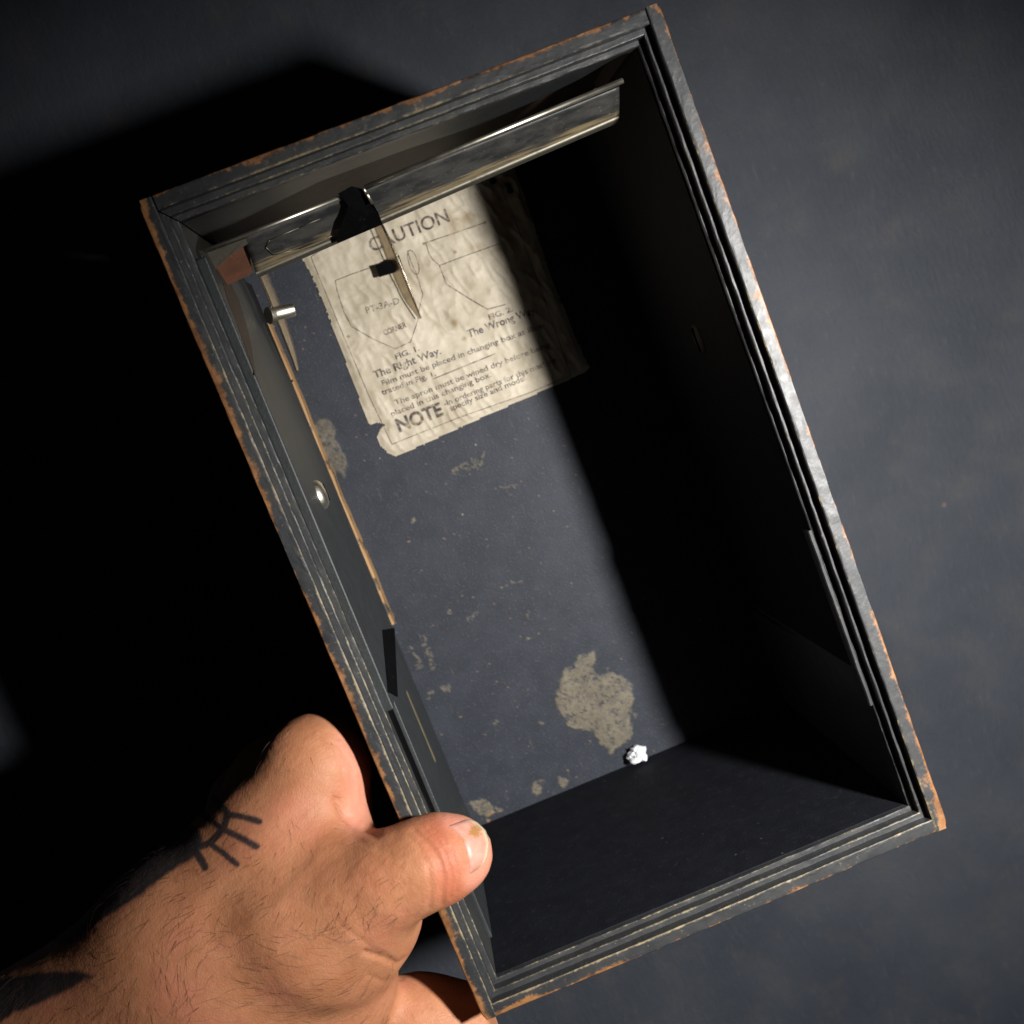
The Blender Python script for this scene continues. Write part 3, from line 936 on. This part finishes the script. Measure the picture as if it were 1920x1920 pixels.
def relax(V, it, lam=.5):
    for _ in range(it):
        s = np.zeros_like(V); c = np.zeros(len(V))
        np.add.at(s, nb[:, 0], V[nb[:, 1]]); np.add.at(c, nb[:, 0], 1); np.add.at(s, nb[:, 1], V[nb[:, 0]]); np.add.at(c, nb[:, 1], 1)
        V = V + lam * (s / c[:, None] - V)
    return V


Vh = relax(Vh, 4)
tmp = bpy.data.meshes.new('tmp'); tmp.from_pydata(Vh.tolist(), [], Qh.tolist())
to = bpy.data.objects.new('tmp', tmp); C.objects.link(to); md = to.modifiers.new('s', 'SUBSURF'); md.levels = 1; md.render_levels = 1
dg = bpy.context.evaluated_depsgraph_get(); ev = bpy.data.meshes.new_from_object(to.evaluated_get(dg))
nV = len(ev.vertices); co = np.empty(nV * 3); ev.vertices.foreach_get('co', co); Vh = co.reshape(-1, 3)
no = np.empty(nV * 3, np.float32); ev.vertices.foreach_get('normal', no); Nh = no.reshape(-1, 3).astype(float)
nq = len(ev.polygons); Qh = np.empty(nq * 4, np.int32); ev.polygons.foreach_get('vertices', Qh); Qh = Qh.reshape(-1, 4)
bpy.data.objects.remove(to); bpy.data.meshes.remove(tmp); bpy.data.meshes.remove(ev)
if np.mean(((Vh - CAM) * Nh).sum(1)[np.argsort(Vh[:, 2])[:400]]) > 0:
    Nh = -Nh; Qh = Qh[:, ::-1]
Xh = px(Vh)
front = sstep(-((Vh - CAM) / np.linalg.norm(Vh - CAM, axis=1)[:, None] * Nh).sum(1), .0, .25)
upper = sstep(45 - Vh[:, 2], 0, 12) * front
jit = np.stack([fbm(Xh[:, 0] / 14, Xh[:, 1] / 14, 5) - .5, fbm(Xh[:, 0] / 14, Xh[:, 1] / 14, 8) - .5], 1) * 8
CREASE = [  # polyline, half width px, depth mm
    ([(777, 1558), (800, 1578), (822, 1610), (832, 1650), (828, 1695)], 7, .5),
    ([(792, 1552), (818, 1574), (838, 1604), (848, 1645), (845, 1682)], 4, .28),
    ([(806, 1550), (830, 1570), (850, 1602), (858, 1640), (856, 1672)], 3.5, .25),
    ([(765, 1565), (786, 1588), (803, 1622), (808, 1662), (806, 1700)], 5, .22),
    ([(685, 1785), (715, 1796), (745, 1808), (775, 1792)], 6, .8),
    ([(640, 1735), (700, 1780), (740, 1798)], 5, .25),
    ([(690, 1830), (724, 1842), (752, 1834)], 5, .3),
    ([(632, 1502), (646, 1528), (672, 1550), (705, 1562)], 9, 1.1),
    ([(640, 1560), (690, 1585), (730, 1600)], 7, .25),
    ([(600, 1380), (640, 1400), (660, 1440), (664, 1500)], 6, .3), ([(615, 1372), (655, 1395), (677, 1440), (678, 1500)], 5, .3),
    ([(640, 1440), (650, 1480), (652, 1530)], 5, .25),
]
disp = np.zeros(nV)
for pl, hw, dep in CREASE:
    d = poly_dist(Xh + jit, pl); disp -= .75 * dep * np.exp(-(d / hw) ** 2) * upper
palm = front * sstep(Vh[:, 2] - 25, 0, 8) * sstep(Xh[:, 0] - 690, 0, 30)
for pl, hw, dep in [([(795, 1832), (790, 1870), (800, 1930)], 3, .4), ([(808, 1840), (800, 1885), (812, 1930)], 3, .3), ([(740, 1850), (730, 1880), (742, 1930)], 3, .3)]:
    disp -= dep * np.exp(-(poly_dist(Xh + jit * .5, pl) / hw) ** 2) * palm
# knuckle of the thumb, tendons and veins of the back of the hand
for c, r, a in [((748, 1650), 46, .4), ((700, 1690), 44, .35), ((650, 1650), 50, .3), ((800, 1640), 30, .3)]:
    disp += a * np.exp(-(np.linalg.norm(Xh - np.array(c), axis=1) / r) ** 2) * upper
for pl, hw, a in [([(360, 1700), (470, 1590), (560, 1470)], 30, .4), ([(430, 1760), (560, 1690), (660, 1660)], 28, .35), ([(300, 1830), (420, 1760), (520, 1700), (600, 1600)], 13, .2),
                  ([(250, 1900), (400, 1850), (520, 1790)], 10, .25)]:
    disp += a * np.exp(-(poly_dist(Xh, pl) / hw) ** 2) * upper
wr = sstep(110 - np.linalg.norm(Xh - np.array([735, 1660]), axis=1), 0, 90) * upper
disp -= .10 * wr * (1 - np.abs(2 * vnoise((Xh[:, 0] + .35 * Xh[:, 1]) / 11, (Xh[:, 1] - .35 * Xh[:, 0]) / 34, 33) - 1)) ** 3
disp -= .05 * upper * (1 - np.abs(2 * vnoise((Xh[:, 0] * .6 + .8 * Xh[:, 1]) / 13, (Xh[:, 1] * .6 - .8 * Xh[:, 0]) / 30, 35) - 1)) ** 3
disp += .16 * (fbm(Xh[:, 0] / 34, Xh[:, 1] / 34, 12) - .5) + .10 * (fbm(Xh[:, 0] / 9, Xh[:, 1] / 9, 21) - .5)
Vs = Vh + Nh * disp[:, None]
# tattoo
INKP = [([(400, 1497), (426, 1523), (420, 1552), (392, 1581), (365, 1591)], 6.5), ([(426, 1526), (456, 1532), (487, 1541)], 6), ([(417, 1555), (450, 1570), (481, 1587)], 6.5),
        ([(392, 1581), (420, 1600), (445, 1620)], 5.5), ([(365, 1594), (385, 1626)], 7.5), ([(381, 1526), (413, 1552)], 6), ([(345, 1548), (358, 1560)], 6)]
ink = np.zeros(nV)
j2 = jit * .35
for pl, hw in INKP:
    ink = np.maximum(ink, .95 * sstep(hw + 2.5 - poly_dist(Xh + j2, pl), 0, 4.5))
ink = np.maximum(ink, .97 * sstep(40 - poly_dist(Xh + jit, [(345, 1578), (290, 1612), (236, 1655), (180, 1690), (120, 1735)]), 0, 10))
wedge = [(184, 1828), (142, 1817), (80, 1820), (-20, 1833), (-60, 1960), (20, 1905), (80, 1881), (136, 1855)]
ink = np.maximum(ink, .97 * sstep(-poly_sdf(Xh + jit, wedge), -3, 8))
facing = ((Vh - CAM) / np.linalg.norm(Vh - CAM, axis=1)[:, None] * Nh).sum(1)
ink *= sstep(-facing, -.1, .05) * sstep(70 - Vh[:, 2], 0, 10) * (.97 + .14 * (fbm(Xh[:, 0] / 6, Xh[:, 1] / 6, 71) - .5))
red = .75 * sstep(60 - poly_dist(Xh, [(815, 1560), (842, 1610), (848, 1670)]), 0, 60) * upper
red = np.maximum(red, .45 * sstep(70 - np.linalg.norm(Xh - np.array([690, 1650]), axis=1), 0, 60) * upper * fbm(Xh[:, 0] / 12, Xh[:, 1] / 12, 19))
pale = palm * .85
pale = np.maximum(pale, .4 * sstep(48 - poly_dist(Xh, [(655, 1390), (680, 1460), (672, 1535)]), 0, 40) * front)
pale = np.maximum(pale, .45 * sstep(38 - poly_dist(Xh, [(850, 1530), (900, 1545), (918, 1590), (895, 1650)]), 0, 30) * upper)
hand = obj('body', Vs, Qh, SKIN, person, smooth=True, attrs={'ink': np.clip(ink, 0, 1), 'red': np.clip(red, 0, 1), 'pale': np.clip(pale, 0, 1)})

# nail: a curved plate laid on the end of the thumb
from mathutils.bvhtree import BVHTree
bvh = BVHTree.FromPolygons([tuple(v) for v in Vs], [tuple(q) for q in Qh])


def on_hand(x, y):
    d = R.T @ np.array([(x - 960) / FPX, (y - 960) / FPX, 1.0]); d /= np.linalg.norm(d)
    hit = bvh.ray_cast(Vector(CAM), Vector(d))
    return (np.array(hit[0]), np.array(hit[1])) if hit[0] is not None else (None, None)


prox = np.array([(840, 1548), (855, 1559), (868, 1576), (875, 1600), (879, 1622), (880, 1641)], float)
dist = np.array([(868, 1538), (890, 1545), (905, 1559), (912, 1578), (909, 1603), (895, 1631)], float)


def res(a, n):
    t = np.linspace(0, len(a) - 1, n); return np.stack([np.interp(t, np.arange(len(a)), a[:, i]) for i in range(2)], 1)


na, nbb = 26, 18
pa, pb = res(prox, na), res(dist, na)
P = []; tip = []; dirt = []
last = None
for i in range(na):
    for j in range(nbb):
        s = j / (nbb - 1); q = pa[i] * (1 - s) + pb[i] * s
        p, nn_ = on_hand(*q)
        if p is None: p, nn_ = last
        if nn_ @ (p - CAM) > 0: nn_ = -nn_
        last = (p, nn_)
        e = min(i, na - 1 - i, j) / 3.0
        lift = -.34 + .70 * min(1, e) ** .7 + .30 * s * min(1, e)
        P.append(p + nn_ * lift)
        tip.append(sstep(np.array(s), .78, .95)); 
        dirt.append(max(.9 * float(sstep(np.array(13 - np.linalg.norm(q - np.array([888, 1562]) + (rng.random(2) - .5) * 8)), 0, 5)), .6 * float(sstep(np.array(6 - np.linalg.norm(q - np.array([869, 1572]))), 0, 3)),
                        0.0))
P = np.array(P).reshape(na, nbb, 3)
for _ in range(3):
    P[1:-1, 1:-1] = .5 * P[1:-1, 1:-1] + .125 * (P[:-2, 1:-1] + P[2:, 1:-1] + P[1:-1, :-2] + P[1:-1, 2:])
nail = obj('thumbnail', P.reshape(-1, 3), grid_faces(na, nbb), NAIL, person, smooth=True, attrs={'tip': np.array(tip), 'dirt': np.array(dirt)})
s = nail.modifiers.new('thickness', 'SOLIDIFY'); s.thickness = .0005; s.offset = 0

# body hair
HV = []; HF = []
tries = 0; count = 0
while count < 480 and tries < 9000:
    tries += 1
    x = rng.uniform(0, 760); y = rng.uniform(1380, 1919)
    dens = .25 + .75 * sstep(np.array(1.0 * (y - 1560 + (600 - x) * .35)), -60, 220)
    if x > 640 and y < 1640: dens *= .15
    if rng.random() > dens: continue
    p, nn_ = on_hand(x, y)
    if p is None or p[2] > 45: continue
    if nn_ @ (p - CAM) > 0: nn_ = -nn_
    # lie: along the arm towards the little finger side, swirling
    ang = math.radians(250 + 85 * (vnoise(np.array([x / 150.]), np.array([y / 150.]), 3)[0] - .5) * 2 + rng.normal(0, 16))
    if y > 1730: ang += math.radians(-35)
    dpx = np.array([math.cos(ang), -math.sin(ang)]); t3 = R.T @ np.array([dpx[0], dpx[1], 0]); t3 -= nn_ * (t3 @ nn_); t3 /= np.linalg.norm(t3) + 1e-9
    L = rng.uniform(3.0, 7.5) * (1.15 if y > 1700 else .7); rr = rng.uniform(.022, .042)
    side = np.cross(t3, nn_); curl = rng.normal(0, .35)
    base = len(HV); K = 6
    for k in range(K):
        s_ = k / (K - 1)
        c = p + t3 * L * s_ + side * curl * L * s_ * s_ * .6 + nn_ * (.05 + .9 * s_ * (1 - .75 * s_))
        r_ = rr * (1 - .85 * s_)
        for m_ in range(3):
            a = 2 * math.pi * m_ / 3; HV.append(c + r_ * (math.cos(a) * side + math.sin(a) * nn_))
    for k in range(K - 1):
        for m_ in range(3):
            HF.append((base + k * 3 + m_, base + k * 3 + (m_ + 1) % 3, base + (k + 1) * 3 + (m_ + 1) % 3, base + (k + 1) * 3 + m_))
    count += 1
hm = N("dark_hair"); hm.base((.045, .022, .012)); hm.rough(.5)
ho = obj('hair', HV, HF, hm.m, person); ho['kind'] = 'stuff'
